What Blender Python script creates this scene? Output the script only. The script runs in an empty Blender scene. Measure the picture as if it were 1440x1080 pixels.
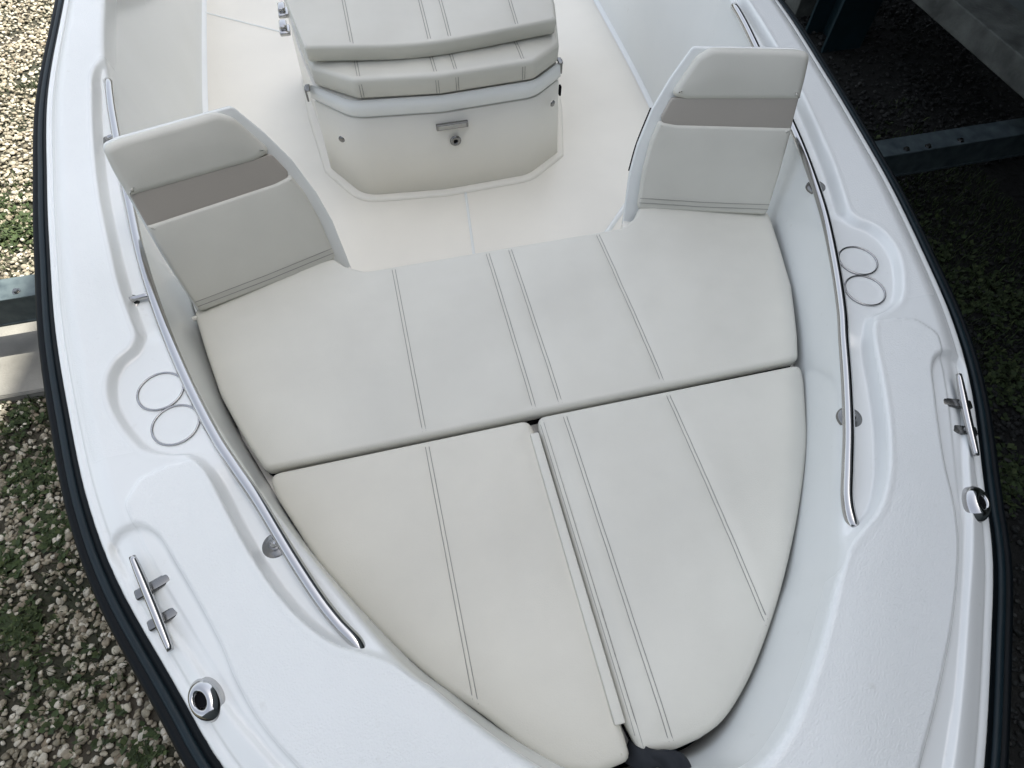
import bpy, bmesh, math, random
import numpy as np
from mathutils import Vector, Matrix
from mathutils.geometry import delaunay_2d_cdt

rng = np.random.default_rng(7)
random.seed(7)
S = bpy.context.scene
COL = S.collection
GROUND = -1.25
FLOOR = -0.47

# ------------------------------------------------------------------ helpers
def V3(p): return np.array(p, float)

def empty(name, loc=(0, 0, 0), label=None, cat=None, group=None):
    o = bpy.data.objects.new(name, None)
    COL.objects.link(o)
    o.location = loc
    o.empty_display_size = .1
    if label: o['label'] = label
    if cat: o['category'] = cat
    if group: o['group'] = group
    return o

def link(name, me, mat=None, parent=None, smooth=True):
    if mat is not None: me.materials.append(mat)
    if smooth: me.polygons.foreach_set('use_smooth', [True] * len(me.polygons))
    o = bpy.data.objects.new(name, me)
    COL.objects.link(o)
    if parent is not None:
        o.parent = parent
        # meshes are written in world coordinates: take the parents' offset out
        loc = Vector((0, 0, 0)); p = parent
        while p is not None:
            loc += p.location; p = p.parent
        me.transform(Matrix.Translation(-loc))
    return o

def mesh(name, verts, faces, mat=None, parent=None, smooth=True):
    me = bpy.data.meshes.new(name)
    me.from_pydata([tuple(map(float, v)) for v in verts], [], [tuple(int(i) for i in f) for f in faces])
    me.update()
    return link(name, me, mat, parent, smooth)

def fromarr(name, V, Fq, mat=None, parent=None, smooth=True):
    """verts (n,3), faces (m,k) as arrays, fast"""
    V = np.asarray(V, np.float32); Fq = np.asarray(Fq, np.int32)
    me = bpy.data.meshes.new(name)
    m, k = Fq.shape
    me.vertices.add(len(V)); me.vertices.foreach_set('co', V.ravel())
    me.loops.add(m * k); me.loops.foreach_set('vertex_index', Fq.ravel())
    me.polygons.add(m)
    me.polygons.foreach_set('loop_start', np.arange(0, m * k, k, dtype=np.int32))
    me.polygons.foreach_set('loop_total', np.full(m, k, np.int32))
    me.update(calc_edges=True)
    return link(name, me, mat, parent, smooth)

def gridfaces(nr, nc, wrap=False):
    i = np.arange(nr - 1)[:, None]; j = np.arange(nc if wrap else nc - 1)[None, :]
    j2 = (j + 1) % nc
    a = i * nc + j; b = i * nc + j2; c = (i + 1) * nc + j2; d = (i + 1) * nc + j
    return np.stack([a, b, c, d], -1).reshape(-1, 4)

def bm_obj(name, bm, mat, parent=None, smooth=False):
    bmesh.ops.recalc_face_normals(bm, faces=bm.faces)
    me = bpy.data.meshes.new(name); bm.to_mesh(me); bm.free()
    return link(name, me, mat, parent, smooth)

def add_box(bm, lo, hi, bevel=0.0, M=None):
    r = bmesh.ops.create_cube(bm, size=1)
    vs = r['verts']
    c = (Vector(lo) + Vector(hi)) / 2; d = Vector(hi) - Vector(lo)
    for v in vs:
        v.co = Vector((v.co.x * d.x, v.co.y * d.y, v.co.z * d.z)) + c
    if bevel:
        es = list({e for v in vs for e in v.link_edges})
        rr = bmesh.ops.bevel(bm, geom=es, offset=bevel, segments=3, affect='EDGES', profile=.5)
        vs = list({v for f in rr['faces'] for v in f.verts} | {v for v in vs if v.is_valid})
    if M is not None:
        bmesh.ops.transform(bm, matrix=M, verts=vs)
    return vs

def catmull(P, n, closed=False):
    """P (k,d) control points -> n samples at uniform parameter"""
    P = np.asarray(P, float); k = len(P)
    if closed:
        Q = np.vstack([P[-1:], P, P[:2]]); t = np.linspace(0, k, n, endpoint=False)
    else:
        Q = np.vstack([2 * P[0] - P[1], P, 2 * P[-1] - P[-2]]); t = np.linspace(0, k - 1, n)
        t[-1] -= 1e-9
    i = np.floor(t).astype(int); f = (t - i)[:, None]
    p0, p1, p2, p3 = Q[i], Q[i + 1], Q[i + 2], Q[i + 3]
    return .5 * (2 * p1 + (p2 - p0) * f + (2 * p0 - 5 * p1 + 4 * p2 - p3) * f**2 + (3 * p1 - p0 - 3 * p2 + p3) * f**3)

def resample(P, step, closed=False):
    P = np.asarray(P, float)
    if closed: P = np.vstack([P, P[:1]])
    L = np.r_[0, np.cumsum(np.linalg.norm(np.diff(P, axis=0), axis=1))]
    n = max(3, int(round(L[-1] / step)))
    t = np.linspace(0, L[-1], n + 1)
    R = np.stack([np.interp(t, L, P[:, k]) for k in range(P.shape[1])], 1)
    return R[:-1] if closed else R

def tube(name, P, r, mat, parent=None, seg=14, capped=True):
    P = np.asarray(P, float); n = len(P)
    rr = np.full(n, r) if np.isscalar(r) else np.asarray(r, float)
    T = np.gradient(P, axis=0); T /= np.linalg.norm(T, axis=1)[:, None]
    up = np.array([0, 0, 1.]) if abs(T[0][2]) < .9 else np.array([0, 1., 0])
    N = []; prev = up
    for i in range(n):
        a = prev - T[i] * (prev @ T[i]); a /= np.linalg.norm(a); N.append(a); prev = a
    N = np.array(N); B = np.cross(T, N)
    th = np.linspace(0, 2 * np.pi, seg, endpoint=False)
    V = P[:, None] + rr[:, None, None] * (np.cos(th)[None, :, None] * N[:, None] + np.sin(th)[None, :, None] * B[:, None])
    V = V.reshape(-1, 3)
    F = [tuple(f) for f in gridfaces(n, seg, True)]
    if capped:
        F.append(tuple(range(seg))[::-1]); F.append(tuple((n - 1) * seg + k for k in range(seg)))
    return mesh(name, V, F, mat, parent)

def lathe_pts(prof, seg=32):
    th = np.linspace(0, 2 * np.pi, seg, endpoint=False)
    V = [[(r * math.cos(a), r * math.sin(a), z) for a in th] for r, z in prof]
    return np.array(V).reshape(-1, 3), gridfaces(len(prof), seg, True)

def seg_dist(X, A, B):
    """distance of points X (n,2) to segments A->B (m,2); returns min dist"""
    out = np.full(len(X), 1e9)
    for a, b in zip(A, B):
        d = b - a; L = d @ d + 1e-12
        t = np.clip(((X - a) @ d) / L, 0, 1)
        q = X - a - t[:, None] * d
        out = np.minimum(out, np.sqrt((q * q).sum(1)))
    return out

def inside(X, P):
    c = np.zeros(len(X), bool); n = len(P)
    for i in range(n):
        a, b = P[i], P[(i + 1) % n]
        m = ((a[1] > X[:, 1]) != (b[1] > X[:, 1]))
        xx = (b[0] - a[0]) * (X[:, 1] - a[1]) / ((b[1] - a[1]) if b[1] != a[1] else 1e-12) + a[0]
        c ^= m & (X[:, 0] < xx)
    return c

def sdf(X, P):
    """negative inside"""
    P = np.asarray(P, float)
    d = seg_dist(X, P, np.roll(P, -1, 0))
    return np.where(inside(X, P), -d, d)

def sstep(a, b, x):
    t = np.clip((x - a) / (b - a), 0, 1)
    return t * t * (3 - 2 * t)

def round_poly(P, rad, nseg=7):
    """round the corners of polygon P with radius list/number"""
    P = [np.array(p, float) for p in P]; n = len(P); out = []
    if np.isscalar(rad): rad = [rad] * n
    for i in range(n):
        a, b, c = P[i - 1], P[i], P[(i + 1) % n]; r = rad[i]
        u = a - b; v = c - b; lu, lv = np.linalg.norm(u), np.linalg.norm(v); u /= lu; v /= lv
        ang = math.acos(max(-1, min(1, u @ v)))
        if r <= 0 or ang > math.pi - .03: out.append(b); continue
        t = min(r / math.tan(ang / 2), lu * .48, lv * .48)
        p, q = b + u * t, b + v * t
        for k in range(nseg + 1):
            s = k / nseg
            w = (1 - s)**2 * p + 2 * s * (1 - s) * (.35 * b + .65 * b) + s * s * q
            out.append(w)
    return np.array(out)

def noise2(X, scale, seed, octv=3):
    """cheap smooth value noise"""
    out = np.zeros(len(X)); amp = 1
    for o in range(octv):
        r = np.random.default_rng(seed + o * 17); G = r.uniform(-1, 1, (64, 64))
        U = X * scale * 2**o + 13.7; I = np.floor(U).astype(int); Fr = U - I; Fr = Fr * Fr * (3 - 2 * Fr)
        g = lambda a, b: G[(I[:, 0] + a) % 64, (I[:, 1] + b) % 64]
        out += amp * ((g(0, 0) * (1 - Fr[:, 0]) + g(1, 0) * Fr[:, 0]) * (1 - Fr[:, 1]) + (g(0, 1) * (1 - Fr[:, 0]) + g(1, 1) * Fr[:, 0]) * Fr[:, 1])
        amp *= .5
    return out

# ------------------------------------------------------------------ materials
def mat_new(name):
    m = bpy.data.materials.new(name); m.use_nodes = True
    nt = m.node_tree; b = nt.nodes['Principled BSDF']
    return m, nt, b

def basic(name, col, rough=.5, metal=0., coat=0., spec=.5, mottling=0., mscale=6., bump=0., bscale=300., bdist=.001, col2=None):
    m, nt, b = mat_new(name)
    b.inputs['Base Color'].default_value = (*col, 1)
    b.inputs['Roughness'].default_value = rough
    b.inputs['Metallic'].default_value = metal
    b.inputs['Coat Weight'].default_value = coat
    b.inputs['Coat Roughness'].default_value = .12
    b.inputs['Specular IOR Level'].default_value = spec
    tc = nt.nodes.new('ShaderNodeTexCoord')
    if mottling or col2:
        n = nt.nodes.new('ShaderNodeTexNoise'); n.inputs['Scale'].default_value = mscale; n.inputs['Detail'].default_value = 6
        nt.links.new(tc.outputs['Object'], n.inputs['Vector'])
        r = nt.nodes.new('ShaderNodeValToRGB')
        r.color_ramp.elements[0].position = .3; r.color_ramp.elements[1].position = .7
        c2 = col2 or tuple(c * (1 - mottling) for c in col)
        r.color_ramp.elements[0].color = (*c2, 1); r.color_ramp.elements[1].color = (*col, 1)
        nt.links.new(n.outputs['Fac'], r.inputs['Fac']); nt.links.new(r.outputs['Color'], b.inputs['Base Color'])
    if bump:
        n = nt.nodes.new('ShaderNodeTexNoise'); n.inputs['Scale'].default_value = bscale; n.inputs['Detail'].default_value = 3
        nt.links.new(tc.outputs['Object'], n.inputs['Vector'])
        bp = nt.nodes.new('ShaderNodeBump'); bp.inputs['Strength'].default_value = bump; bp.inputs['Distance'].default_value = bdist
        nt.links.new(n.outputs['Fac'], bp.inputs['Height']); nt.links.new(bp.outputs['Normal'], b.inputs['Normal'])
    return m

GEL = basic('gelcoat', (.79, .81, .79), .24, coat=.25, mottling=.035, mscale=3)
LINER = basic('liner_gelcoat', (.82, .80, .73), .35, coat=.15, mottling=.05, mscale=3)
VINYL = basic('cushion_vinyl', (.66, .65, .58), .44, mottling=.10, mscale=3.2, bump=.5, bscale=330, bdist=.0009)
TAUPE = basic('accent_vinyl', (.40, .37, .325), .5, mottling=.06, mscale=4, bump=.3, bscale=420, bdist=.0006)
THREAD = basic('thread', (.27, .265, .245), .8)
VINYLW = basic('cushion_vinyl_warm', (.66, .64, .56), .44, mottling=.11, mscale=3.2, bump=.5, bscale=330, bdist=.0009)
STEEL = basic('polished_steel', (.52, .515, .51), .11, metal=1)
STEELB = basic('brushed_steel', (.24, .24, .235), .26, metal=1)
RINGM = basic('satin_steel', (.42, .42, .42), .22, metal=1)
NAVY = basic('rub_rail_rubber', (.0012, .0035, .0055), .55, spec=.16, mottling=.3, mscale=9)
RINSERT = basic('rub_rail_insert', (.004, .014, .020), .5, spec=.3, mottling=.3, mscale=12)
HULLM = basic('hull_gelcoat', (.012, .03, .05), .16, coat=.6)
BLACK = basic('black_plastic', (.004, .004, .005), .8, spec=.1)
BLACKF = basic('black_webbing', (.012, .015, .02), .8, bump=.6, bscale=350, bdist=.001)

def cap_material():
    m, nt, b = mat_new('deck_gelcoat')
    b.inputs['Roughness'].default_value = .22; b.inputs['Coat Weight'].default_value = .25; b.inputs['Coat Roughness'].default_value = .08
    tc = nt.nodes.new('ShaderNodeTexCoord')
    at = nt.nodes.new('ShaderNodeAttribute'); at.attribute_name = 'nonskid'
    n = nt.nodes.new('ShaderNodeTexNoise'); n.inputs['Scale'].default_value = 2.2; n.inputs['Detail'].default_value = 8
    r = nt.nodes.new('ShaderNodeValToRGB')
    r.color_ramp.elements[0].position = .3; r.color_ramp.elements[1].position = .72
    r.color_ramp.elements[0].color = (.755, .775, .755, 1); r.color_ramp.elements[1].color = (.795, .815, .80, 1)
    nt.links.new(tc.outputs['Object'], n.inputs['Vector']); nt.links.new(n.outputs['Fac'], r.inputs['Fac'])
    # faint dirt specks
    n3 = nt.nodes.new('ShaderNodeTexNoise'); n3.inputs['Scale'].default_value = 38; n3.inputs['Detail'].default_value = 4
    r3 = nt.nodes.new('ShaderNodeValToRGB'); r3.color_ramp.elements[0].position = .2; r3.color_ramp.elements[1].position = .34
    r3.color_ramp.elements[0].color = (.93, .925, .91, 1); r3.color_ramp.elements[1].color = (1, 1, 1, 1)
    nt.links.new(tc.outputs['Object'], n3.inputs['Vector']); nt.links.new(n3.outputs['Fac'], r3.inputs['Fac'])
    mx = nt.nodes.new('ShaderNodeMix'); mx.data_type = 'RGBA'; mx.blend_type = 'MULTIPLY'; mx.inputs[0].default_value = 1
    nt.links.new(r.outputs['Color'], mx.inputs[6]); nt.links.new(r3.outputs['Color'], mx.inputs[7])
    nt.links.new(mx.outputs[2], b.inputs['Base Color'])
    rr = nt.nodes.new('ShaderNodeMapRange'); rr.inputs['To Min'].default_value = .2; rr.inputs['To Max'].default_value = .48
    nt.links.new(at.outputs['Fac'], rr.inputs['Value']); nt.links.new(rr.outputs['Result'], b.inputs['Roughness'])
    n2 = nt.nodes.new('ShaderNodeTexNoise'); n2.inputs['Scale'].default_value = 260; n2.inputs['Detail'].default_value = 2
    nt.links.new(tc.outputs['Object'], n2.inputs['Vector'])
    mu = nt.nodes.new('ShaderNodeMath'); mu.operation = 'MULTIPLY'
    nt.links.new(at.outputs['Fac'], mu.inputs[0]); nt.links.new(n2.outputs['Fac'], mu.inputs[1])
    bp = nt.nodes.new('ShaderNodeBump'); bp.inputs['Strength'].default_value = .6; bp.inputs['Distance'].default_value = .002
    nt.links.new(mu.outputs[0], bp.inputs['Height']); nt.links.new(bp.outputs['Normal'], b.inputs['Normal'])
    return m
CAPM = cap_material()

# ------------------------------------------------------------------ boat curves (right half, x>0; the other side mirrors them)
OUT = [(0, -.62), (.22, -.52), (.40, -.37), (.55, -.205), (.69, -.03), (.805, .125), (.89, .28), (1.005, .5), (1.082, .7), (1.152, .95),
       (1.213, 1.2), (1.260, 1.45), (1.318, 1.8), (1.385, 2.3), (1.412, 2.9), (1.44, 3.6), (1.45, 4.6)]
WAL = [(0, -.105), (.115, -.10), (.19, -.064), (.25, -.015), (.325, .058), (.405, .147), (.482, .24), (.635, .49), (.750, .7), (.865, .95),
       (.953, 1.2), (1.025, 1.45), (1.105, 1.8), (1.183, 2.3), (1.240, 2.9), (1.262, 3.6), (1.27, 4.6)]
BOT = [(0, -.062), (.09, -.058), (.152, -.034), (.212, .008), (.284, .068), (.378, .165), (.466, .262), (.627, .49), (.736, .7), (.846, .95),
       (.922, 1.2), (.985, 1.45), (1.04, 1.8), (1.09, 2.3), (1.135, 2.9), (1.16, 3.6), (1.18, 4.6)]
CHAN = [(1.20, 2.42), (1.222, 2.33), (1.212, 2.2), (1.182, 1.96), (1.14, 1.7), (1.085, 1.45), (1.048, 1.3), (1.008, 1.17), (.992, 1.115), (1.0, 1.075), (1.032, 1.04), (1.046, .99), (1.036, .92),
        (1.0, .845), (.955, .783), (.905, .755), (.855, .742), (.822, .705), (.795, .65), (.758, .56), (.711, .458), (.662, .372), (.618, .314), (.575, .272),
        (.54, .251), (.505, .232), (.472, .212), (.436, .176), (.39, .125)]
RECESS = [(1.02, .56), (1.005, .595), (.955, .600), (.912, .568), (.875, .50), (.832, .415), (.79, .325), (.762, .25), (.715, .16), (.63, .05),
          (.54, -.045), (.44, -.14), (.30, -.26), (.12, -.36), (.0, -.40), (0, -.47), (.2, -.42), (.38, -.27), (.53, -.11), (.66, .05), (.77, .19), (.86, .33), (.955, .47)]
RING1 = np.array([.896, .839]); RING2 = np.array([.935, .942])
N_ST = 760
O_ = catmull(OUT, N_ST * 2); W_ = catmull(WAL, N_ST * 2); B_ = catmull(BOT, N_ST * 2)
# uniform spacing measured along the outer line
L = np.r_[0, np.cumsum(np.linalg.norm(np.diff(O_, axis=0), axis=1))]
tt = np.linspace(0, L[-1], N_ST)
res = lambda C: np.stack([np.interp(tt, L, C[:, 0]), np.interp(tt, L, C[:, 1])], 1)
O_, W_, B_ = res(O_), res(W_), res(B_)
CHAN_D = catmull(CHAN, 160)
chan_poly = np.vstack([CHAN_D, [(.36, .13), (.0, .3), (.0, 2.42)]])
wall_line = W_
RECP = resample(catmull(RECESS, 200, True), .012, True)
def offset_line(C, d):
    T = np.gradient(C, axis=0); T /= np.linalg.norm(T, axis=1)[:, None]
    return C + d * np.stack([-T[:, 1], T[:, 0]], 1)
PANEL_OUT = offset_line(O_, .078)          # inboard of the outer edge
_pi = PANEL_OUT[(PANEL_OUT[:, 1] < .73)]
_ci = CHAN_D[(CHAN_D[:, 1] < .72)] + np.array([.018, -.006])
_wi = offset_line(W_, -.028); _wi = _wi[(_wi[:, 1] < .17) & (_wi[:, 0] > .02)][::-1]
PIN = np.vstack([CHAN_D[(CHAN_D[:, 1] < .735) & (CHAN_D[:, 1] > .15)][::4] + np.array([.001, -.001]), [(.36, .13), (.27, .03), (.19, -.03), (.1, -.055), (0, -.06)]])
PANEL = np.vstack([_pi[::14], [(.955, .705), (.90, .722)], PIN])
PANEL = round_poly(PANEL, .03, 3)
def zdeck(X):
    """height of the moulded deck at world xy (right half)"""
    y = X[:, 1]
    dO = seg_dist(X, O_[:-1:6], O_[6::6] if len(O_[6::6]) == len(O_[:-1:6]) else np.vstack([O_[6::6], O_[-1:]])[:len(O_[:-1:6])])
    z = np.full(len(X), .222) - .012 * sstep(.3, -.5, y)
    z -= .030 * sstep(.8, .05, y) * (1 - sstep(0, .30, dO))
    z -= .028 * sstep(.075, .0, dO)                      # slopes off towards the rub rail
    z -= .0035 * np.exp(-((dO - .020) / .004)**2)          # fine groove beside the outer lip
    nons = sstep(.0, -.004, sdf(X, PANEL))
    z += .005 * sstep(.004, -.005, sdf(X, PANEL))
    dr = sdf(X, RECP)
    z -= .014 * sstep(.007, -.008, dr) 
    nons = nons * sstep(-.005, .01, dr)
    dc = sdf(X, chan_poly)
    dring = seg_dist(X, [RING1 - (.012, .03)], [RING2 + (.012, .03)])
    zc = .184 + .016 * sstep(.19, .115, dring)
    zc = zc + (z - .012 - zc) * sstep(.42, .20, y) * .8
    k = sstep(.006, -.012, dc)
    k = k * sstep(2.46, 2.26, y) * sstep(.13, .27, y)
    z = z * (1 - k) + np.minimum(zc, z) * k
    # soft rolled lip along the top of the step
    z += .0012 * np.exp(-((dc - .012) / .006)**2) * sstep(.12, .3, y)
    nons = nons * (1 - k)
    ns2 = sstep(.012, .02, dc) * sstep(.76, .80, y) * sstep(.03, .045, dO)
    return z, np.maximum(nons, ns2 * .8), dO

def build_cap():
    nW = 12; nA = 104
    a = np.linspace(0, 1, nA)
    Vs = []; NS = []
    # across W -> O
    X = W_[:, None, :] * (1 - a)[None, :, None] + O_[:, None, :] * a[None, :, None]
    sh = X.shape
    Xf = X.reshape(-1, 2)
    z, ns, dO = zdeck(Xf)
    width = np.linalg.norm(O_ - W_, axis=1)
    dW = (a[None, :] * width[:, None]).ravel()
    r = .018
    rr = np.clip(dW, 0, r)
    z = z - (r - np.sqrt(np.maximum(r * r - (r - rr)**2, 0)))
    # roll over at the outer edge
    e = np.clip(dO, 0, .008); z = z - (.008 - np.sqrt(np.maximum(.008**2 - (.008 - e)**2, 0)))
    Z = z.reshape(sh[0], sh[1])
    C = np.concatenate([X, Z[..., None]], -1)
    # wall B -> W
    aft = sstep(1.5, 1.7, W_[:, 1])
    zb = -.11 * (1 - aft) + FLOOR * aft
    t = np.linspace(0, 1, nW)[:-1]
    wall = []
    for k, tk in enumerate(t):
        # fillet at the bottom
        bl = np.clip(tk, 0, 1)
        hx = bl**1.15
        xy = B_ * (1 - hx) + W_ * hx
        zz = zb + (.145 - zb) * bl + (Z[:, 0] - .145) * bl**5
        wall.append(np.concatenate([xy, zz[:, None]], 1))
    Wl = np.stack(wall, 1)
    # outer skirt
    T = np.gradient(O_, axis=0); T /= np.linalg.norm(T, axis=1)[:, None]; Nn = np.stack([T[:, 1], -T[:, 0]], 1)
    sk = np.concatenate([O_, (Z[:, -1] - .05)[:, None]], 1)[:, None]
    A = np.concatenate([Wl, C, sk], 1)
    nsA = np.concatenate([np.zeros((sh[0], nW - 1)), ns.reshape(sh[0], sh[1]), np.zeros((sh[0], 1))], 1)
    nr, nc = A.shape[:2]
    R = A.reshape(-1, 3); Lf = R * np.array([-1, 1, 1])
    Fr = gridfaces(nr, nc); Fl = Fr[:, ::-1] + len(R)
    V = np.vstack([R, Lf]); F = np.vstack([Fr, Fl])
    return V, F, np.r_[nsA.ravel(), nsA.ravel()], Z[:, -1], nr, nc

boat = empty('motor_boat', (0, 1.0, GROUND),
             'white open motor boat with navy rub rail and cream cockpit, propped above gravel', 'boat')
V, F, ns, zO, nr, nc = build_cap()
cap = fromarr('deck', V, F, CAPM, boat)
bmw = bmesh.new(); bmw.from_mesh(cap.data)
lay = bmw.verts.layers.float.new('nonskid')
for v in bmw.verts: v[lay] = ns[v.index]
bmesh.ops.remove_doubles(bmw, verts=[v for v in bmw.verts if abs(v.co.x) < .0005], dist=.0004)
bmesh.ops.recalc_face_normals(bmw, faces=bmw.faces)
bmw.to_mesh(cap.data); bmw.free()

# ---- rub rail (navy bumper strip with a lighter insert), hull
def ring_loft(prof, O, z0):
    """prof: list of (outward, dz)"""
    T = np.gradient(O, axis=0); T /= np.linalg.norm(T, axis=1)[:, None]; Nn = np.stack([T[:, 1], -T[:, 0]], 1)
    A = np.stack([np.concatenate([O + Nn * o, (z0 + dz)[:, None]], 1) for o, dz in prof], 1)
    return A
Of = np.vstack([(O_[1:] * np.array([-1, 1]))[::-1], O_]); zf = np.r_[zO[1:][::-1], zO]
sel = slice(0, len(Of), 2)
Of, zf = Of[sel], zf[sel]
prof = [(-.004, -.003), (.003, -.002), (.010, -.004), (.013, -.009), (.017, -.012), (.034, -.015), (.037, -.017), (.040, -.014), (.046, -.014), (.053, -.020), (.058, -.032), (.059, -.048), (.055, -.062), (.04, -.076), (.0, -.085)]
A = ring_loft(prof, Of, zf)
fromarr('rub_rail', A.reshape(-1, 3), gridfaces(*A.shape[:2]), NAVY, boat)
prof2 = [(.017, -.0135), (.019, -.0095), (.024, -.0080), (.031, -.0095), (.034, -.0125), (.036, -.018)]
A = ring_loft(prof2, Of, zf)
ins = fromarr('rub_rail_insert', A.reshape(-1, 3), gridfaces(*A.shape[:2]), RINSERT, boat)
# hull shell under it
hs = []
keel = lambda y: -1.02 + .9 * np.clip((.9 - y) / 1.6, 0, 1)**2
for fr, dz in ((0, -.08), (.04, -.25), (.08, -.42), (.14, -.62)):
    T = np.gradient(Of, axis=0); T /= np.linalg.norm(T, axis=1)[:, None]; Nn = np.stack([T[:, 1], -T[:, 0]], 1)
    hs.append(np.concatenate([Of - Nn * fr * .9, (zf + dz)[:, None]], 1))
ch = hs[-1]
for f in (.45, .95):
    P = ch.copy(); P[:, 0] *= (1 - f); P[:, 1] += np.clip(1 - P[:, 1], 0, 1.6) * .12 * f
    kz = np.maximum(-.98, -.98 + .5 * np.clip((.6 - ch[:, 1]) / 1.2, 0, 1)**2)
    P[:, 2] = ch[:, 2] * (1 - f) + np.minimum(kz, ch[:, 2]) * f
    P[:, 2] = np.clip(P[:, 2], -.775, -.56)
    hs.append(P)
A = np.stack(hs, 1)
fromarr('hull', A.reshape(-1, 3), gridfaces(*A.shape[:2])[:, ::-1], HULLM, boat)

# ---- cockpit sole, seat base
def plate(name, poly, z, mat, parent, th=.01, rad=0):
    P = round_poly(poly, rad) if rad else np.array(poly, float)
    n = len(P); Vv = [(x, y, z) for x, y in P] + [(x, y, z - th) for x, y in P]
    Ff = [tuple(range(n)), tuple(range(2 * n - 1, n - 1, -1))] + [(i, i + n, (i + 1) % n + n, (i + 1) % n) for i in range(n)]
    bm = bmesh.new(); vs = [bm.verts.new(v) for v in Vv]
    for f in Ff: bm.faces.new([vs[i] for i in f])
    return bm_obj(name, bm, mat, parent)
SOLE = basic('sole_gelcoat', (.83, .80, .715), .4, coat=.1, mottling=.07, mscale=2.2, bump=.6, bscale=240, bdist=.001)
plate('cockpit_sole', [(-1.2, .9), (1.2, .9), (1.25, 4.62), (-1.25, 4.62)], FLOOR, SOLE, boat)
# round fillet where the sole meets the liner side
for s in (-1, 1):
    Bf = B_[(B_[:, 1] > 1.4)][::8]
    pr = []
    for k in range(7):
        a = k / 6 * math.pi / 2; r = .035
        pr.append(np.concatenate([(Bf + np.array([.012 - r + r * math.sin(a) , 0])) * np.array([s, 1]), np.full((len(Bf), 1), FLOOR + .002 + r - r * math.cos(a))], 1))
    A = np.stack(pr, 1)
    fromarr('liner_fillet', A.reshape(-1, 3), gridfaces(*A.shape[:2])[:, ::s], GEL, boat)
# moulded joint lines on the sole
def ridge(name, pts, w, h, mat, parent):
    P = resample(pts, .04); T = np.gradient(P[:, :2], axis=0); T /= np.linalg.norm(T, axis=1)[:, None]; N = np.stack([-T[:, 1], T[:, 0]], 1)
    pr = []
    for k in range(7):
        u = -1 + 2 * k / 6
        pr.append(np.concatenate([P[:, :2] + N * u * w, (P[:, 2] + h * (1 - u * u))[:, None]], 1))
    A = np.stack(pr, 1)
    return fromarr(name, A.reshape(-1, 3), gridfaces(*A.shape[:2]), mat, parent)
ridge('sole_joint', [(.045, 2.32, FLOOR + .001), (-.01, 1.8, FLOOR + .001), (-.01, 1.45, FLOOR + .001)], .006, .0025, GEL, boat)
ridge('sole_joint', [(-1.16, 4.12, FLOOR + .001), (-.72, 3.80, FLOOR + .001)], .007, .004, GEL, boat)
ridge('sole_joint', [(.74, 2.0, FLOOR + .001), (.55, 1.80, FLOOR + .001), (.50, 1.60, FLOOR + .001)], .012, .007, GEL, boat)

SB = [(0, -.03), (.17, -.02), (.27, .05), (.46, .245), (.62, .47), (.73, .68), (.84, .93), (.915, 1.18), (.985, 1.45), (1.02, 1.62), (.56, 1.62), (.505, 1.56), (.44, 1.40), (0, 1.39)]
SBf = [(-x, y) for x, y in SB[::-1] if x > 0][::1] + SB
SBf = [(0, -.03)] + [p for p in SB[1:]] + [(-x, y) for x, y in SB[::-1][1:-1]]
plate('seat_base', SBf, -.072, LINER, boat, th=-.001 + abs(FLOOR + .072), rad=.012)

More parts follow.
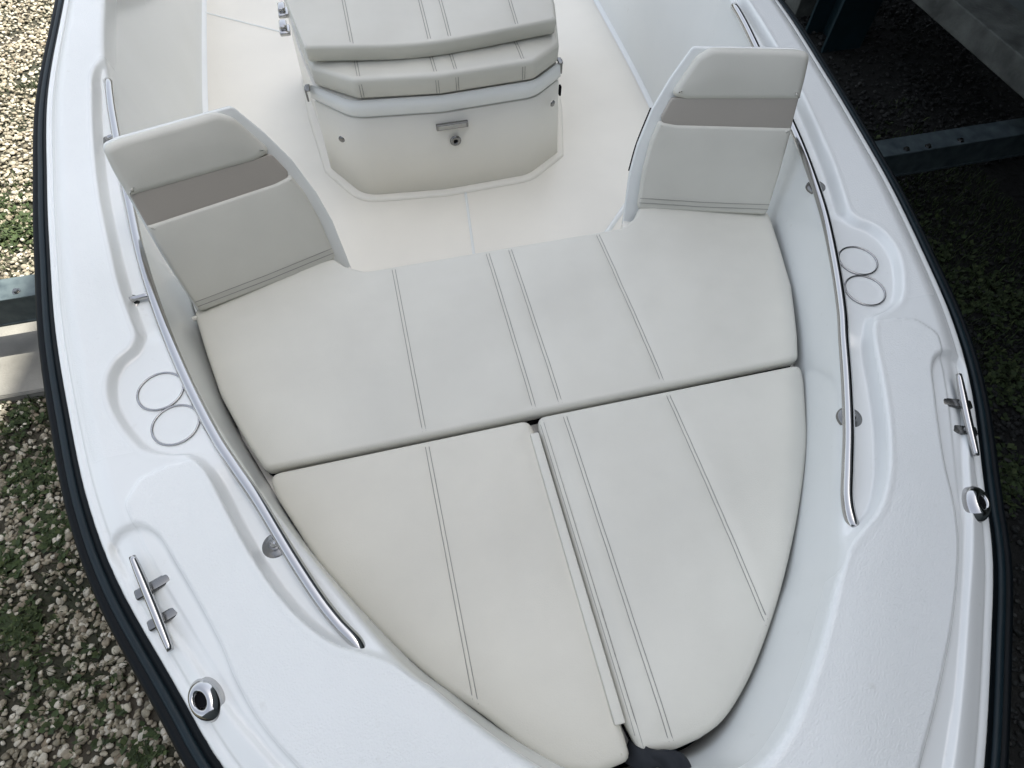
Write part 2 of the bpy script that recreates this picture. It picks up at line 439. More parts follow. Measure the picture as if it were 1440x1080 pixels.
# ------------------------------------------------------------------ cushions
def cushion_geo(outline, thick, er=.02, crown=.008, grooves=(), seed=1, step=.013, wr=.0019, dz=None, gdep=.0011):
    """outline: dense CCW polygon. returns verts, faces ; top at z = 0 ... grooves: list of (p,q) segments"""
    P = resample(outline, .008, True)
    if np.sum(P[:, 0] * np.roll(P[:, 1], -1) - np.roll(P[:, 0], -1) * P[:, 1]) < 0: P = P[::-1]
    n = len(P)
    T = np.roll(P, -1, 0) - np.roll(P, 1, 0); T /= np.linalg.norm(T, axis=1)[:, None]
    Nin = np.stack([-T[:, 1], T[:, 0]], 1)
    rings = [(0.012, -thick), (.002, -thick + .012), (0, -er * 1.6), (0, -er)]
    for k in range(1, 7):
        a = k / 6 * math.pi / 2
        rings.append((er - er * math.cos(a), -er + er * math.sin(a)))
    Vv = []
    for ins_, z in rings: Vv.append(np.concatenate([P + Nin * ins_, np.full((n, 1), z)], 1))
    base = (len(rings) - 1) * n
    Rg = Vv[-1][:, :2]
    # interior points
    lo, hi = Rg.min(0), Rg.max(0)
    gx, gy = np.meshgrid(np.arange(lo[0], hi[0], step), np.arange(lo[1], hi[1], step))
    G = np.stack([gx.ravel(), gy.ravel()], 1) + rng.uniform(-.0008, .0008, (gx.size, 2))
    sd = sdf(G, Rg); G = G[sd < -.006]
    extra = []
    for (p, q) in grooves:
        p, q = np.array(p, float), np.array(q, float); Lg = np.linalg.norm(q - p); t = (q - p) / Lg; nn = np.array([-t[1], t[0]])
        c = np.arange(.0, Lg, .011)
        for o in (-.0055, -.0027, 0, .0027, .0055):
            extra.append(p + np.outer(c, t) + nn * o)
    if extra:
        E = np.vstack(extra); E = E[sdf(E, Rg) < -.003]
        d = np.full(len(G), 9.)
        d = seg_dist(G, [np.array(g[0], float) for g in grooves], [np.array(g[1], float) for g in grooves])
        G = np.vstack([G[d > .009], E])
    pts = [Vector(p) for p in np.vstack([Rg, G])]
    edges = [(i, (i + 1) % n) for i in range(n)]
    ov, oe, of, orig, _, _ = delaunay_2d_cdt(pts, edges, [], 1, 1e-6)
    OV = np.array([tuple(v) for v in ov])
    sd = -sdf(OV, Rg)
    z = crown * (1 - np.exp(-np.maximum(sd, 0) / .05))
    z += wr * noise2(OV, 7, seed) * sstep(0, .06, sd) + wr * .35 * noise2(OV * np.array([1, 3.]), 16, seed + 5) * sstep(0, .05, sd)
    if len(grooves):
        dg = np.full(len(OV), 9.); ends = np.full(len(OV), 9.)
        dg = seg_dist(OV, [np.array(g[0], float) for g in grooves], [np.array(g[1], float) for g in grooves])
        z -= gdep * np.exp(-(dg / .0026)**2) + .0022 * np.exp(-(dg / .016)**2)
    # map: boundary verts keep ring indices
    idx = {}
    Vn = [v for r in Vv for v in r]
    out_idx = []
    for k, o in enumerate(orig):
        b = [i for i in o if i < n]
        if b: out_idx.append(base + b[0])
        else:
            Vn.append(np.array([OV[k][0], OV[k][1], z[k]])); out_idx.append(len(Vn) - 1)
    Ff = [tuple(f) for f in gridfaces(len(rings), n, True)]
    Ff += [tuple(out_idx[i] for i in f) for f in of]
    Ff.append(tuple(range(n))[::-1])
    Vn = np.array(Vn)
    zf_ = lambda X: crown * (1 - np.exp(-np.maximum(-sdf(X, Rg), 0) / .05)) + wr * noise2(X, 7, seed) * sstep(0, .06, -sdf(X, Rg)) + wr * .35 * noise2(X * np.array([1, 3.]), 16, seed + 5) * sstep(0, .05, -sdf(X, Rg)) - .0022 * sstep(0, .01, -sdf(X, Rg))
    return Vn, Ff, zf_, Rg

def clean(o):
    bm = bmesh.new(); bm.from_mesh(o.data)
    bmesh.ops.recalc_face_normals(bm, faces=bm.faces); bm.to_mesh(o.data); bm.free()
    o.data.polygons.foreach_set('use_smooth', [True] * len(o.data.polygons))

def stitch(parent, pairs, zf_, Rg, M=None, r=.0009, z0=0., mat=None):
    """each pair of parallel seam lines is one child"""
    for (p, q) in pairs:
        p, q = np.array(p, float), np.array(q, float)
        t = (q - p) / np.linalg.norm(q - p); nn = np.array([-t[1], t[0]])
        Vall = []; Fall = []; off = 0
        for o in (-.0048, .0048):
            C = resample([p + nn * o, q + nn * o], .012)
            C = C[-sdf(C, Rg) > -.012]
            sd = -sdf(C, Rg)
            z = zf_(C) - .0006 - np.where(sd < 0, .018 - np.sqrt(np.maximum(.018**2 - sd * sd, 0)), 0)
            th = np.linspace(0, 2 * np.pi, 6, endpoint=False)
            P3 = np.concatenate([C, z[:, None]], 1)
            for i_ in range(len(P3)):
                for a in th: Vall.append(P3[i_] + r * (math.cos(a) * np.array([nn[0], nn[1], 0]) + math.sin(a) * np.array([0, 0, 1])))
            Fall += [tuple(f + off) for f in gridfaces(len(P3), 6, True)]
            off += len(P3) * 6
        Vall = np.array(Vall)
        if M is not None:
            Vall = Vall @ M[:3, :3].T + M[:3, 3]
        else: Vall = Vall + np.array([0, 0, z0])
        mesh('stitching', Vall, Fall, mat or THREAD, parent)

def dbl(p, q):
    p, q = np.array(p, float), np.array(q, float); t = (q - p) / np.linalg.norm(q - p); nn = np.array([-t[1], t[0]])
    return [(p + nn * .0048, q + nn * .0048), (p - nn * .0048, q - nn * .0048)]

# aft cushion (full width)
AC = [(-.762, .783), (.762, .783), (.80, .86), (.838, .95), (.877, 1.047), (.917, 1.2), (.958, 1.372), (.90, 1.405), (.55, 1.53), (.49, 1.45), (.43, 1.414), (-.43, 1.414), (-.49, 1.45), (-.55, 1.53), (-.90, 1.405), (-.958, 1.372), (-.917, 1.2), (-.877, 1.047), (-.838, .95), (-.80, .86)]
rad = [.03, .03] + [.0] * 4 + [.03, .0, .03, .04, .05, .05, .04, .03, 0, .03] + [0] * 4
ACp = round_poly(AC, rad)
t1 = empty('bow_cushion', (0, 1.1, -.07), 'wide aft cushion of the off-white bow seating, running full width with four double seams', 'cushion', )
seamsA = [((-.342, 1.42), (-.342, .775)), ((.342, 1.42), (.342, .775)), ((-.035, 1.42), (-.035, .775)), ((.040, 1.42), (.040, .775))]
Vn, Ff, zf1, Rg1 = cushion_geo(ACp, .050, .018, .007, [g for s in seamsA for g in dbl(*s)], 11)
o = mesh('pad', Vn, Ff, VINYL, t1); clean(o)
stitch(t1, seamsA, zf1, Rg1)
# front cushions
FL = [(-.757, .772), (-.055, .772), (-.052, .70), (-.052, .02), (-.052, -.048), (-.135, -.055), (-.225, -.012), (-.33, .104), (-.49, .279), (-.645, .515)]
FL = FL[:6] + [tuple(p) for p in catmull([(-.20, -.032), (-.265, .03), (-.33, .102), (-.41, .182), (-.49, .277), (-.568, .388), (-.645, .512), (-.70, .625), (-.735, .70)], 30)]
FLp = round_poly(FL, [.035, .03, 0, 0, .02, .05] + [0] * 30)
FR = [(.762, .768), (.655, .53), (.465, .265), (.276, .064), (.15, -.032), (.045, -.052), (-.030, -.044), (-.044, .02), (-.040, .72), (-.036, .774)]
FR = [(.762, .768)] + [tuple(p) for p in catmull([(.74, .705), (.70, .62), (.652, .525), (.565, .392), (.468, .264), (.372, .152), (.278, .058), (.21, .003), (.155, -.030), (.10, -.046)], 34)] + [(.045, -.052), (-.030, -.044), (-.044, .02), (-.040, .72), (-.036, .774)]
FRp = round_poly(FR, [.035] + [0] * 34 + [.04, .02, 0, 0, .03])
def bulge(P, amt=.006):
    return P
t2 = empty('bow_cushion', (-.3, .4, -.07), 'warm-tinted front bow cushion beside the rail with the fore and aft cup rings and pointed cleat, left of the centre flap', 'cushion')
t2['label'] = 'triangular front cushion left of the centre gap, creamier of the two, with one double seam'
Vn, Ff, zf2, Rg2 = cushion_geo(FLp, .050, .018, .007, dbl((-.342, .79), (-.342, .125)), 23)
o = mesh('pad', Vn, Ff, VINYLW, t2); clean(o)
stitch(t2, [((-.342, .785), (-.342, .125))], zf2, Rg2)
for P_, t_ in ((ACp, t1), (FLp, t2), (FRp, None)):
    if t_ is None: continue
    Pq = resample(P_, .02, True); nq = len(Pq)
    sgn_ = 1 if np.sum(Pq[:, 0] * np.roll(Pq[:, 1], -1) - np.roll(Pq[:, 0], -1) * Pq[:, 1]) > 0 else -1
    Tq = np.roll(Pq, -1, 0) - np.roll(Pq, 1, 0); Tq /= np.linalg.norm(Tq, axis=1)[:, None]
    Pq = Pq + sgn_ * .003 * np.stack([-Tq[:, 1], Tq[:, 0]], 1)
    Vq = np.vstack([np.c_[Pq, np.full(nq, -.0485)], np.c_[Pq, np.full(nq, -.070)]])
    mesh('gap_dark_board', Vq, [tuple(range(nq)), tuple(range(2 * nq - 1, nq - 1, -1))] + [(i, i + nq, (i + 1) % nq + nq, (i + 1) % nq) for i in range(nq)], BLACK, t_, False)  # black board added so the gaps round the pad show dark
# the joining flap along its inner edge
def strip(name, x0, x1, y0, y1, z, th, mat, parent):
    bm = bmesh.new(); add_box(bm, (x0, y0, z - th), (x1, y1, z), .003)
    return bm_obj(name, bm, mat, parent, True)
strip('joining_flap', -.068, -.0445, .018, .722, .0085, .012, VINYL, t2)
t3 = empty('bow_cushion', (.3, .4, -.07), 'triangular front cushion right of the centre gap, greyer, with two wide double seams', 'cushion')
seamsR = [((.040, .79), (.038, -.06)), ((.341, .79), (.338, .09)), ((-.0265, .76), (-.0265, -.045))]
Vn, Ff, zf3, Rg3 = cushion_geo(FRp, .050, .018, .007, [g for s in seamsR for g in dbl(*s)], 37)
o = mesh('pad', Vn, Ff, VINYL, t3); clean(o)
stitch(t3, seamsR, zf3, Rg3)
Pq = resample(FRp, .02, True); nq = len(Pq)
Vq = np.vstack([np.c_[Pq * .996 + np.array([.001, .001]), np.full(nq, -.0485)], np.c_[Pq * .996 + np.array([.001, .001]), np.full(nq, -.070)]])
mesh('gap_dark_board', Vq, [tuple(range(nq)), tuple(range(2 * nq - 1, nq - 1, -1))] + [(i, i + nq, (i + 1) % nq + nq, (i + 1) % nq) for i in range(nq)], BLACK, t3, False)  # black board added to darken the gap round this pad

# ------------------------------------------------------------------ backrests
P0 = np.array([.927, 1.337, 0.]); P1 = np.array([.526, 1.482, 0]); P2 = np.array([.957, 1.556, .45])
u = P1 - P0; u /= np.linalg.norm(u); nb = np.cross(u, P2 - P0); nb /= np.linalg.norm(nb); nb = -nb  # towards the bow
vv = np.cross(u, nb); vv = vv if vv[2] > 0 else -vv
Mb = np.eye(4); Mb[:3, 0] = u; Mb[:3, 1] = vv; Mb[:3, 2] = nb; Mb[:3, 3] = P0
def backrest(side, label):
    M = Mb.copy()
    if side < 0: M[0, :] *= -1
    t = empty('backrest', (side * .73, 1.42, -.07), label, 'backrest', None)
    def tf(Vv): return Vv @ M[:3, :3].T + M[:3, 3]
    def pad(name, poly, rad, th, er, crown, mat, zoff, seed, grooves=()):
        Pp = round_poly(poly, rad)
        Vn, Ff, zf_, Rg = cushion_geo(Pp, th, er, crown, grooves, seed, step=.014, wr=.0012)
        Vn[:, 2] += zoff
        o = mesh(name, tf(Vn), Ff, mat, t); clean(o)
        return o, zf_, Rg
    lo = [(0.0, .012), (-.004, .15), (-.003, .293), (.36, .276), (.415, .281), (.432, .22), (.441, .13), (.440, -.006)]
    md = [(-.001, .286), (.002, .380), (.335, .356), (.388, .352), (.412, .29), (.40, .274), (.36, .268)]
    up = [(-.003, .373), (-.001, .44), (.004, .503), (.05, .507), (.30, .496), (.335, .470), (.394, .358), (.34, .349)]
    pad('lower_pad', lo, [.02, 0, .004, .03, .008, 0, 0, .02], .05, .014, .006, VINYL, 0, 5 + side)
    pad('accent_band', md, [.004, .004, .02, .012, .012, .01, .02], .045, .006, .002, TAUPE, -.006, 7 + side)
    pad('upper_pad', up, [.004, 0, .03, 0, .06, .03, .03, .02], .05, .021, .007, VINYL, .002, 9 + side)
    # welt lines along the foot of the pad
    for k, yy in enumerate((.038, .022)):
        C = resample([(.004, yy + .012), (.22, yy + .002), (.436, yy - .002)], .02)
        z = np.full(len(C), .0055 - .002 * k)
        tube('stitching', tf(np.concatenate([C, z[:, None]], 1)), .0010, THREAD, t, 6)
    # moulded shell behind
    sh = [(-.006, -.075), (-.010, .2), (-.004, .44), (.004, .506), (.045, .511), (.348, .496), (.400, .405), (.441, .312), (.470, .2), (.482, .1), (.478, -.075)]
    Pp = round_poly(sh, [0, 0, .02, .02, 0, .02, 0, 0, 0, 0, 0])
    Vn, Ff, zf_, Rg = cushion_geo(Pp, .035, .008, .0, (), 3, step=.05, wr=0)
    Vn[:, 2] -= .040
    o = mesh('shell', tf(Vn), Ff, GEL, t); clean(o)
    # snap tab at the foot, outboard
    if side < 0:
        bm = bmesh.new(); add_box(bm, (-.03, -.008, -.03), (.004, .002, -.012), .002)
        bmesh.ops.transform(bm, matrix=Matrix(M.tolist()), verts=bm.verts)
        bm_obj('tab', bm, LINER, t)
    else:
        C = catmull([(.4825, .11, -.056), (.471, .20, -.056), (.443, .312, -.056)], 12)
        tube('edge_gasket', tf(C), .0022, BLACK, t, 8)
    return t
backrest(-1, 'left backrest of the bow seat, taupe band across, small cream tab at its foot')
backrest(1, 'right backrest of the bow seat, taupe band across, dark gasket on its edge')

# ------------------------------------------------------------------ hand rails, cleats, fairleads, cup holders (boat parts)
RAIL = [(.500, .248, .165), (.520, .252, .19), (.540, .268, .20), (.568, .308, .203), (.602, .366, .205), (.65, .463, .205), (.713, .60, .205), (.762, .695, .205), (.806, .785, .205),
        (.868, .94, .205), (.93, 1.12, .205), (.98, 1.29, .205), (1.02, 1.45, .205), (1.057, 1.63, .205), (1.093, 1.80, .205), (1.124, 1.97, .205), (1.152, 2.12, .205),
        (1.170, 2.23, .204), (1.180, 2.29, .20), (1.196, 2.325, .185), (1.218, 2.335, .165)]
RAIL[0] = (.548, .243, .165); RAIL[1] = (.534, .247, .188)
for s in (-1, 1):
    RL = list(RAIL)
    if s > 0: RL[:10] = [(.545, .240, .165), (.532, .245, .188), (.521, .262, .20), (.537, .31, .203), (.575, .375, .205), (.628, .463, .205), (.697, .592, .205), (.751, .70, .205), (.797, .79, .205), (.862, .94, .205)]
    R3 = catmull(RL, 220) * np.array([s, 1, 1])
    hr = tube('hand_rail', R3, .0132, STEEL, boat, 20)
    hr['label'] = 'polished grab rail along the %s side of the bow seat' % ('left' if s < 0 else 'right')
    FEET = ((.688, .503, .662, .508), (1.040, 1.262, .972, 1.262), (1.158, 1.985, 1.125, 1.985)) if s < 0 else ((.665, .50, .650, .503), (.992, 1.268, .972, 1.268), (1.145, 1.985, 1.125, 1.985))
    for (fx, fy, rx, ry) in FEET:
        Vv, Ff = lathe_pts([(0.0001, .012), (.010, .012), (.013, .010), (.018, .006), (.027, .005), (.030, .0), (.030, -.006)], 28)
        Vv = Vv + np.array([fx * s, fy, .180])
        mesh('rail_foot', Vv, Ff, STEELB, hr)
        tube('rail_post', catmull([(fx * s, fy, .181), (fx * s, fy, .192), (rx * s, ry, .2)], 8), .008, STEEL, hr, 10)
    # cleat
    a = np.array([.958, .532]); b = np.array([.885, .336]); t = (b - a) / np.linalg.norm(b - a); mid = (a + b) / 2; nn = np.array([-t[1], t[0]])
    if nn[0] > 0: nn = -nn
    Pc = [np.r_[mid + t * k * .104, .208 - .012 * k + .003 * (abs(k)**2)] for k in np.linspace(-1, 1, 25)]
    Pc = np.array(Pc) * np.array([s, 1, 1])
    rr = [.0062 + .0030 * (1 - abs(k)**3) for k in np.linspace(-1, 1, 25)]
    cl = tube('cleat', Pc, rr, STEEL, boat, 14)
    cl['label'] = 'chrome mooring cleat on the %s foredeck' % ('left' if s < 0 else 'right')
    for k in (-1, 1):
        c0 = mid + t * k * .034
        bm = bmesh.new()
        # elongated foot across the bar
        ang = math.atan2(nn[1], nn[0] * s)
        add_box(bm, (-.036, -.0115, -.004), (.036, .0115, .009), .0045, Matrix.Translation((c0[0] * s + nn[0] * s * .010, c0[1] + nn[1] * .010, .190 - .005 * k)) @ Matrix.Rotation(ang, 4, 'Z'))
        bm_obj('cleat_foot', bm, STEELB, cl, True)
        tube('cleat_leg', [(c0[0] * s, c0[1], .193 - .005 * k), (c0[0] * s, c0[1], .20 - .005 * k), (c0[0] * s, c0[1], .209 - .005 * k)], [.0085, .0065, .006], STEEL, cl, 12)
    # fairlead: dome with an oval mouth facing outboard
    cx, cy, cz = .823 * s, .238, .174
    prof = [(.046, -.004), (.046, .004), (.043, .012), (.038, .020), (.031, .0265), (.023, .029), (.0185, .0265), (.0165, .021), (.0160, .010)]
    Vv, Ff = lathe_pts(prof, 36)
    Vv *= .86; Vv[:, 0] *= .80; Vv[:, 1] *= 1.12
    # lean the mouth outboard
    tilt = Matrix.Rotation(s * math.radians(20), 4, 'Y'); rz = Matrix.Rotation(-s * math.radians(30), 4, 'Z')
    MM = np.array(Matrix.Translation((cx, cy, cz + .003)) @ rz @ tilt)
    fl = mesh('fairlead', Vv @ MM[:3, :3].T + MM[:3, 3], Ff, STEEL, boat)
    fl['label'] = 'chrome fairlead ahead of the %s cleat' % ('left' if s < 0 else 'right')
    th = np.linspace(0, 2 * np.pi, 24, endpoint=False)
    Vd = .86 * np.array([(.0166 * .80 * math.cos(q), .0166 * 1.12 * math.sin(q) * (1 if math.sin(q) > 0 else .8), .0195) for q in th])
    mesh('fairlead_bore', Vd @ MM[:3, :3].T + MM[:3, 3], [tuple(range(24))], BLACK, fl, False)
    prof = [(.035, .020), (.040, .0225), (.043, .018)]
    # cup holders
    for Rc, wh in ((RING1, 'forward'), (RING2, 'aft')):
        th = np.linspace(0, 2 * np.pi, 49)
        C = np.array([(Rc[0] * s + .0525 * math.cos(q), Rc[1] + .0525 * math.sin(q), .2018) for q in th[:-1]])
        seg = 8; Vr = []
        for i, q in enumerate(th[:-1]):
            for k in range(seg):
                p = 2 * math.pi * k / seg
                Vr.append(C[i] + .0029 * (math.cos(p) * np.array([math.cos(q), math.sin(q), 0]) + math.sin(p) * np.array([0, 0, 1])))
        Fr = []
        for i in range(48):
            for k in range(seg):
                Fr.append((i * seg + k, ((i + 1) % 48) * seg + k, ((i + 1) % 48) * seg + (k + 1) % seg, i * seg + (k + 1) % seg))
        cu = mesh('cup_holder', Vr, Fr, RINGM, boat)
        cu['label'] = '%s cup ring of the %s pair' % (wh, 'left' if s < 0 else 'right')
        Vl, Fl_ = lathe_pts([(.0001, .2006), (.03, .2006), (.044, .2004), (.0475, .2014), (.051, .2006)], 40)
        Vl[:, 0] += Rc[0] * s; Vl[:, 1] += Rc[1]
        mesh('lid', Vl, Fl_, GEL, cu)

# ------------------------------------------------------------------ console seat (a part of the boat)
CB = [(-.553, 2.53), (-.42, 2.302), (-.05, 2.262), (.345, 2.276), (.525, 2.40), (.62, 2.75), (.74, 3.3), (-.64, 3.3), (-.60, 2.95)]
CT = [(-.535, 2.470), (-.385, 2.323), (-.03, 2.283), (.37, 2.300), (.498, 2.405), (.58, 2.7), (.70, 3.3), (-.62, 3.3), (-.575, 2.75)]
def loftpoly(name, rings, mat, parent, cap_top=True, smooth=False):
    n = len(rings[0][0]); Vv = []
    for P, z in rings: Vv += [(x, y, z) for x, y in P]
    Ff = [tuple(f) for f in gridfaces(len(rings), n, True)]
    if cap_top: Ff.append(tuple((len(rings) - 1) * n + k for k in range(n)))
    bm = bmesh.new(); vs = [bm.verts.new(v) for v in Vv]
    for f in Ff: bm.faces.new([vs[i] for i in f])
    return bm_obj(name, bm, mat, parent, smooth)
def shrink(P, d):
    P = np.array(P, float); c = P.mean(0)
    T = np.roll(P, -1, 0) - np.roll(P, 1, 0); T /= np.linalg.norm(T, axis=1)[:, None]
    return P + np.stack([-T[:, 1], T[:, 0]], 1) * d
CBr = round_poly(CB, [0, .14, 0, .14, 0, 0, 0, 0, 0], 12); CTr = round_poly(CT, [0, .14, 0, .14, 0, 0, 0, 0, 0], 12)
area = lambda P: np.sum(P[:, 0] * np.roll(P[:, 1], -1) - np.roll(P[:, 0], -1) * P[:, 1])
mixp = lambda f, d: shrink(CBr * (1 - f) + CTr * f, d)
sg = 1 if area(CBr) > 0 else -1
cons = loftpoly('console_seat', [(mixp(0, sg * .012), FLOOR + .0), (mixp(0, sg * .012), FLOOR + .008), (mixp(.8, sg * .012), -.09), (mixp(1, sg * .012), -.012)], LINER, boat)
cons['label'] = 'cream console base with its front seat and leaning backrest'
# front panel, standing a little proud with a dark reveal along the foot
def band(name, f0, f1, z0, z1, d, mat, i0, i1, parent, bev=.004):
    rows = []
    for (f, z, dd) in ((f0, z0, d + sg * .010), (f0, z0 + .002, d + sg * bev), (f0, z0 + bev, d), (f1, z1 - bev, d), (f1, z1 - .001, d + sg * bev), (f1, z1, d + sg * .010)):
        rows.append(np.concatenate([mixp(f, dd), np.full((len(CBr), 1), z)], 1)[i0:i1])
    A = np.stack(rows, 1)
    o = fromarr(name, A.reshape(-1, 3), gridfaces(*A.shape[:2]), mat, parent); clean(o); return o
nfront = len(CBr) - 4
band('front_panel', .015, .80, FLOOR + .012, -.082, sg * .002, LINER, 0, nfront, cons)
band('lid', .82, 1.0, -.078, -.006, -sg * .006, GEL, 0, nfront, cons, bev=.012)
loftpoly('foot_flange', [(shrink(CBr, -sg * .030), FLOOR + .001), (shrink(CBr, -sg * .027), FLOOR + .010), (shrink(CBr, -sg * .020), FLOOR + .014), (shrink(CBr, sg * .03), FLOOR + .015)], SOLE, cons, False, True)

# hardware on the front panel
def disc(name, x, y, z, r, mat, parent, depth=.006, axis='y', nrm=(0, -1, 0), ring=False):
    pf = [(0.0001, depth), (r * .55, depth), (r * .9, depth * .7), (r, 0)] if not ring else [(r * .38, depth * .2), (r * .42, depth), (r * .8, depth), (r, depth * .4), (r, 0)]
    Vv, Ff = lathe_pts(pf, 24)
    q = Vector((0, 0, 1)).rotation_difference(Vector(nrm)).to_matrix()
    Vv = Vv @ np.array(q).T + np.array([x, y, z])
    return mesh(name, Vv, Ff, mat, parent)
lock = disc('lock', .012, 2.262, -.205, .024, STEELB, cons, .008, ring=True)
disc('keyhole', .012, 2.2605, -.205, .010, BLACK, lock, .002)
disc('snap', -.455, 2.315, -.160, .014, STEELB, cons, .006, nrm=(-.55, -.83, 0))
disc('snap', .462, 2.345, -.150, .014, STEELB, cons, .006, nrm=(.55, -.83, 0))
bm = bmesh.new(); add_box(bm, (-.065, 2.252, -.142), (.070, 2.268, -.116), .003, Matrix.Rotation(0, 4, 'Z'))
bm_obj('name_plate', bm, STEELB, cons)
bm = bmesh.new(); add_box(bm, (-.056, 2.2495, -.137), (.061, 2.254, -.121), .0015)
bm_obj('plate_inlay', bm, basic('plate_taupe', (.42, .41, .38), .4, metal=.3), cons.children[-1])
for (x, y, z, sx) in ((-.545, 2.455, -.01, -1), (.503, 2.42, -.01, 1)):
    bm = bmesh.new(); add_box(bm, (x - .010, y - .025, z), (x + .010, y + .02, z + .008), .0035); add_box(bm, (x - .004 + sx * .010, y - .012, z - .05), (x + .003 + sx * .010, y + .010, z + .006), .002)
    bm_obj('hinge', bm, STEELB, cons)
bm = bmesh.new(); add_box(bm, (.512, 2.41, -.165), (.521, 2.43, -.120), .003); bm_obj('latch', bm, BLACK, cons)
for yy, zz in ((2.90, .0), (3.05, .0)):
    bm = bmesh.new(); add_box(bm, (-.635, yy - .035, zz - .012), (-.59, yy + .035, zz + .006), .006); add_box(bm, (-.632, yy - .012, zz + .002), (-.60, yy + .05, zz + .022), .007)
    bm_obj('hinge', bm, STEEL, cons, True)
# seat cushion
SC = [(-.512, 2.452), (-.358, 2.322), (-.03, 2.282), (.362, 2.300), (.490, 2.40), (.57, 2.75), (-.56, 2.75)]
SCp = round_poly(SC, [.02, .05, 0, .05, .02, .03, .03])
sc_seams = [((-.335, 2.30), (-.335, 2.60)), ((-.04, 2.28), (-.04, 2.6)), ((.04, 2.28), (.04, 2.6)), ((.315, 2.29), (.315, 2.6))]
Vn, Ff, zfs, Rgs = cushion_geo(SCp, .088, .02, .004, [g for s_ in sc_seams for g in dbl(*s_)], 51)
Vn[:, 2] += .083
sc = mesh('seat_cushion', Vn, Ff, VINYL, cons); clean(sc)
def stitch_on(parent, seams, zf_, Rg, M, r=.0011, drop=None, edge=None):
    for (p, q) in seams:
        p, q = np.array(p, float), np.array(q, float); t = (q - p) / np.linalg.norm(q - p); nn = np.array([-t[1], t[0]])
        Vall = []; Fall = []; off = 0
        for o_ in (-.005, .005):
            C = resample([p + nn * o_, q + nn * o_], .01); C = C[sdf(C, Rg) < 0]
            P3 = np.concatenate([C, (zf_(C) - .0004)[:, None]], 1)
            if drop:   # continue down the front face
                f = P3[0].copy(); yo = edge - float(sdf(C[:1], Rg)[0]) + .0008
                dn = [np.array([f[0] - t[0] * yo, f[1] - t[1] * yo, f[2] - k]) for k in (drop, .022)]
                P3 = np.vstack([dn, P3])
            th = np.linspace(0, 2 * np.pi, 6, endpoint=False)
            T = np.gradient(P3, axis=0); T /= np.linalg.norm(T, axis=1)[:, None]
            n3 = np.array([nn[0], nn[1], 0]); B3 = np.cross(T, n3)
            for i_ in range(len(P3)):
                for a in th: Vall.append(P3[i_] + r * (math.cos(a) * n3 + math.sin(a) * B3[i_]))
            Fall += [tuple(f_ + off) for f_ in gridfaces(len(P3), 6, True)]; off += len(P3) * 6
        Vall = np.array(Vall) @ M[:3, :3].T + M[:3, 3]
        mesh('stitching', Vall, Fall, THREAD, parent)
M1 = np.eye(4); M1[2, 3] = .083
# stitching belongs to the cushion; the tree is only three deep, so it hangs under the console part
stitch_on(cons, sc_seams, zfs, Rgs, M1, drop=.075, edge=.0195)
# leaning back cushion
lean = math.radians(78)
bv = np.array([0, math.sin(lean), math.cos(lean)]); bn = np.array([0, -math.cos(lean), math.sin(lean)])
Mk = np.eye(4); Mk[:3, 0] = (1, 0, 0); Mk[:3, 1] = bv; Mk[:3, 2] = bn; Mk[:3, 3] = (0, 2.432, .166)
BC = [(-.512, .0), (-.05, -.052), (.480, -.008), (.60, .75), (-.64, .75)]
BCp = round_poly(BC, [.03, 0, .03, .04, .04])
BCp = resample(catmull(BC[:3], 40), .01); BCp = np.vstack([BCp, [(.60, .75), (-.64, .75)]])
Vn, Ff, zfb, Rgb = cushion_geo(round_poly(BCp, [.02] * len(BCp), 3), .075, .014, .006, [g for s_ in (((-.335, -.1), (-.335, .74)), ((-.04, -.1), (-.04, .74)), ((.04, -.1), (.04, .74)), ((.315, -.1), (.315, .74))) for g in dbl(*s_)], 61)
bc = mesh('back_cushion', Vn @ Mk[:3, :3].T + Mk[:3, 3], Ff, VINYL, cons); clean(bc)
stitch_on(cons, [((-.335, -.05), (-.335, .74)), ((-.04, -.06), (-.04, .74)), ((.04, -.06), (.04, .74)), ((.315, -.05), (.315, .74))], zfb, Rgb, Mk)

# ------------------------------------------------------------------ black webbing strap at the foot of the front cushions
C = catmull([(-.050, -.030, -.045), (-.034, -.046, -.010), (-.014, -.056, .004), (.012, -.064, .012), (.030, -.084, .030), (.038, -.11, .055), (.040, -.15, .06)], 36)
Vv = []
for i, p in enumerate(C):
    w = .020 + .005 * math.sin(i * .35)
    d = np.array([.60, .75, .10 * math.sin(i * .5)]); d /= np.linalg.norm(d)
    for j in range(9):
        q = -1 + j / 4
        Vv.append(p + d * w * q + np.array([0, 0, .004 * math.sin(i * .55 + j * 1.1) + .005 * (1 - q * q)]))
Fg = gridfaces(36, 9)
st = fromarr('webbing_strap', Vv, Fg, BLACKF)
md = st.modifiers.new('thick', 'SOLIDIFY'); md.thickness = .004
st['label'] = 'crumpled black webbing strap tucked at the bow end of the gap between the front cushions'; st['category'] = 'strap'

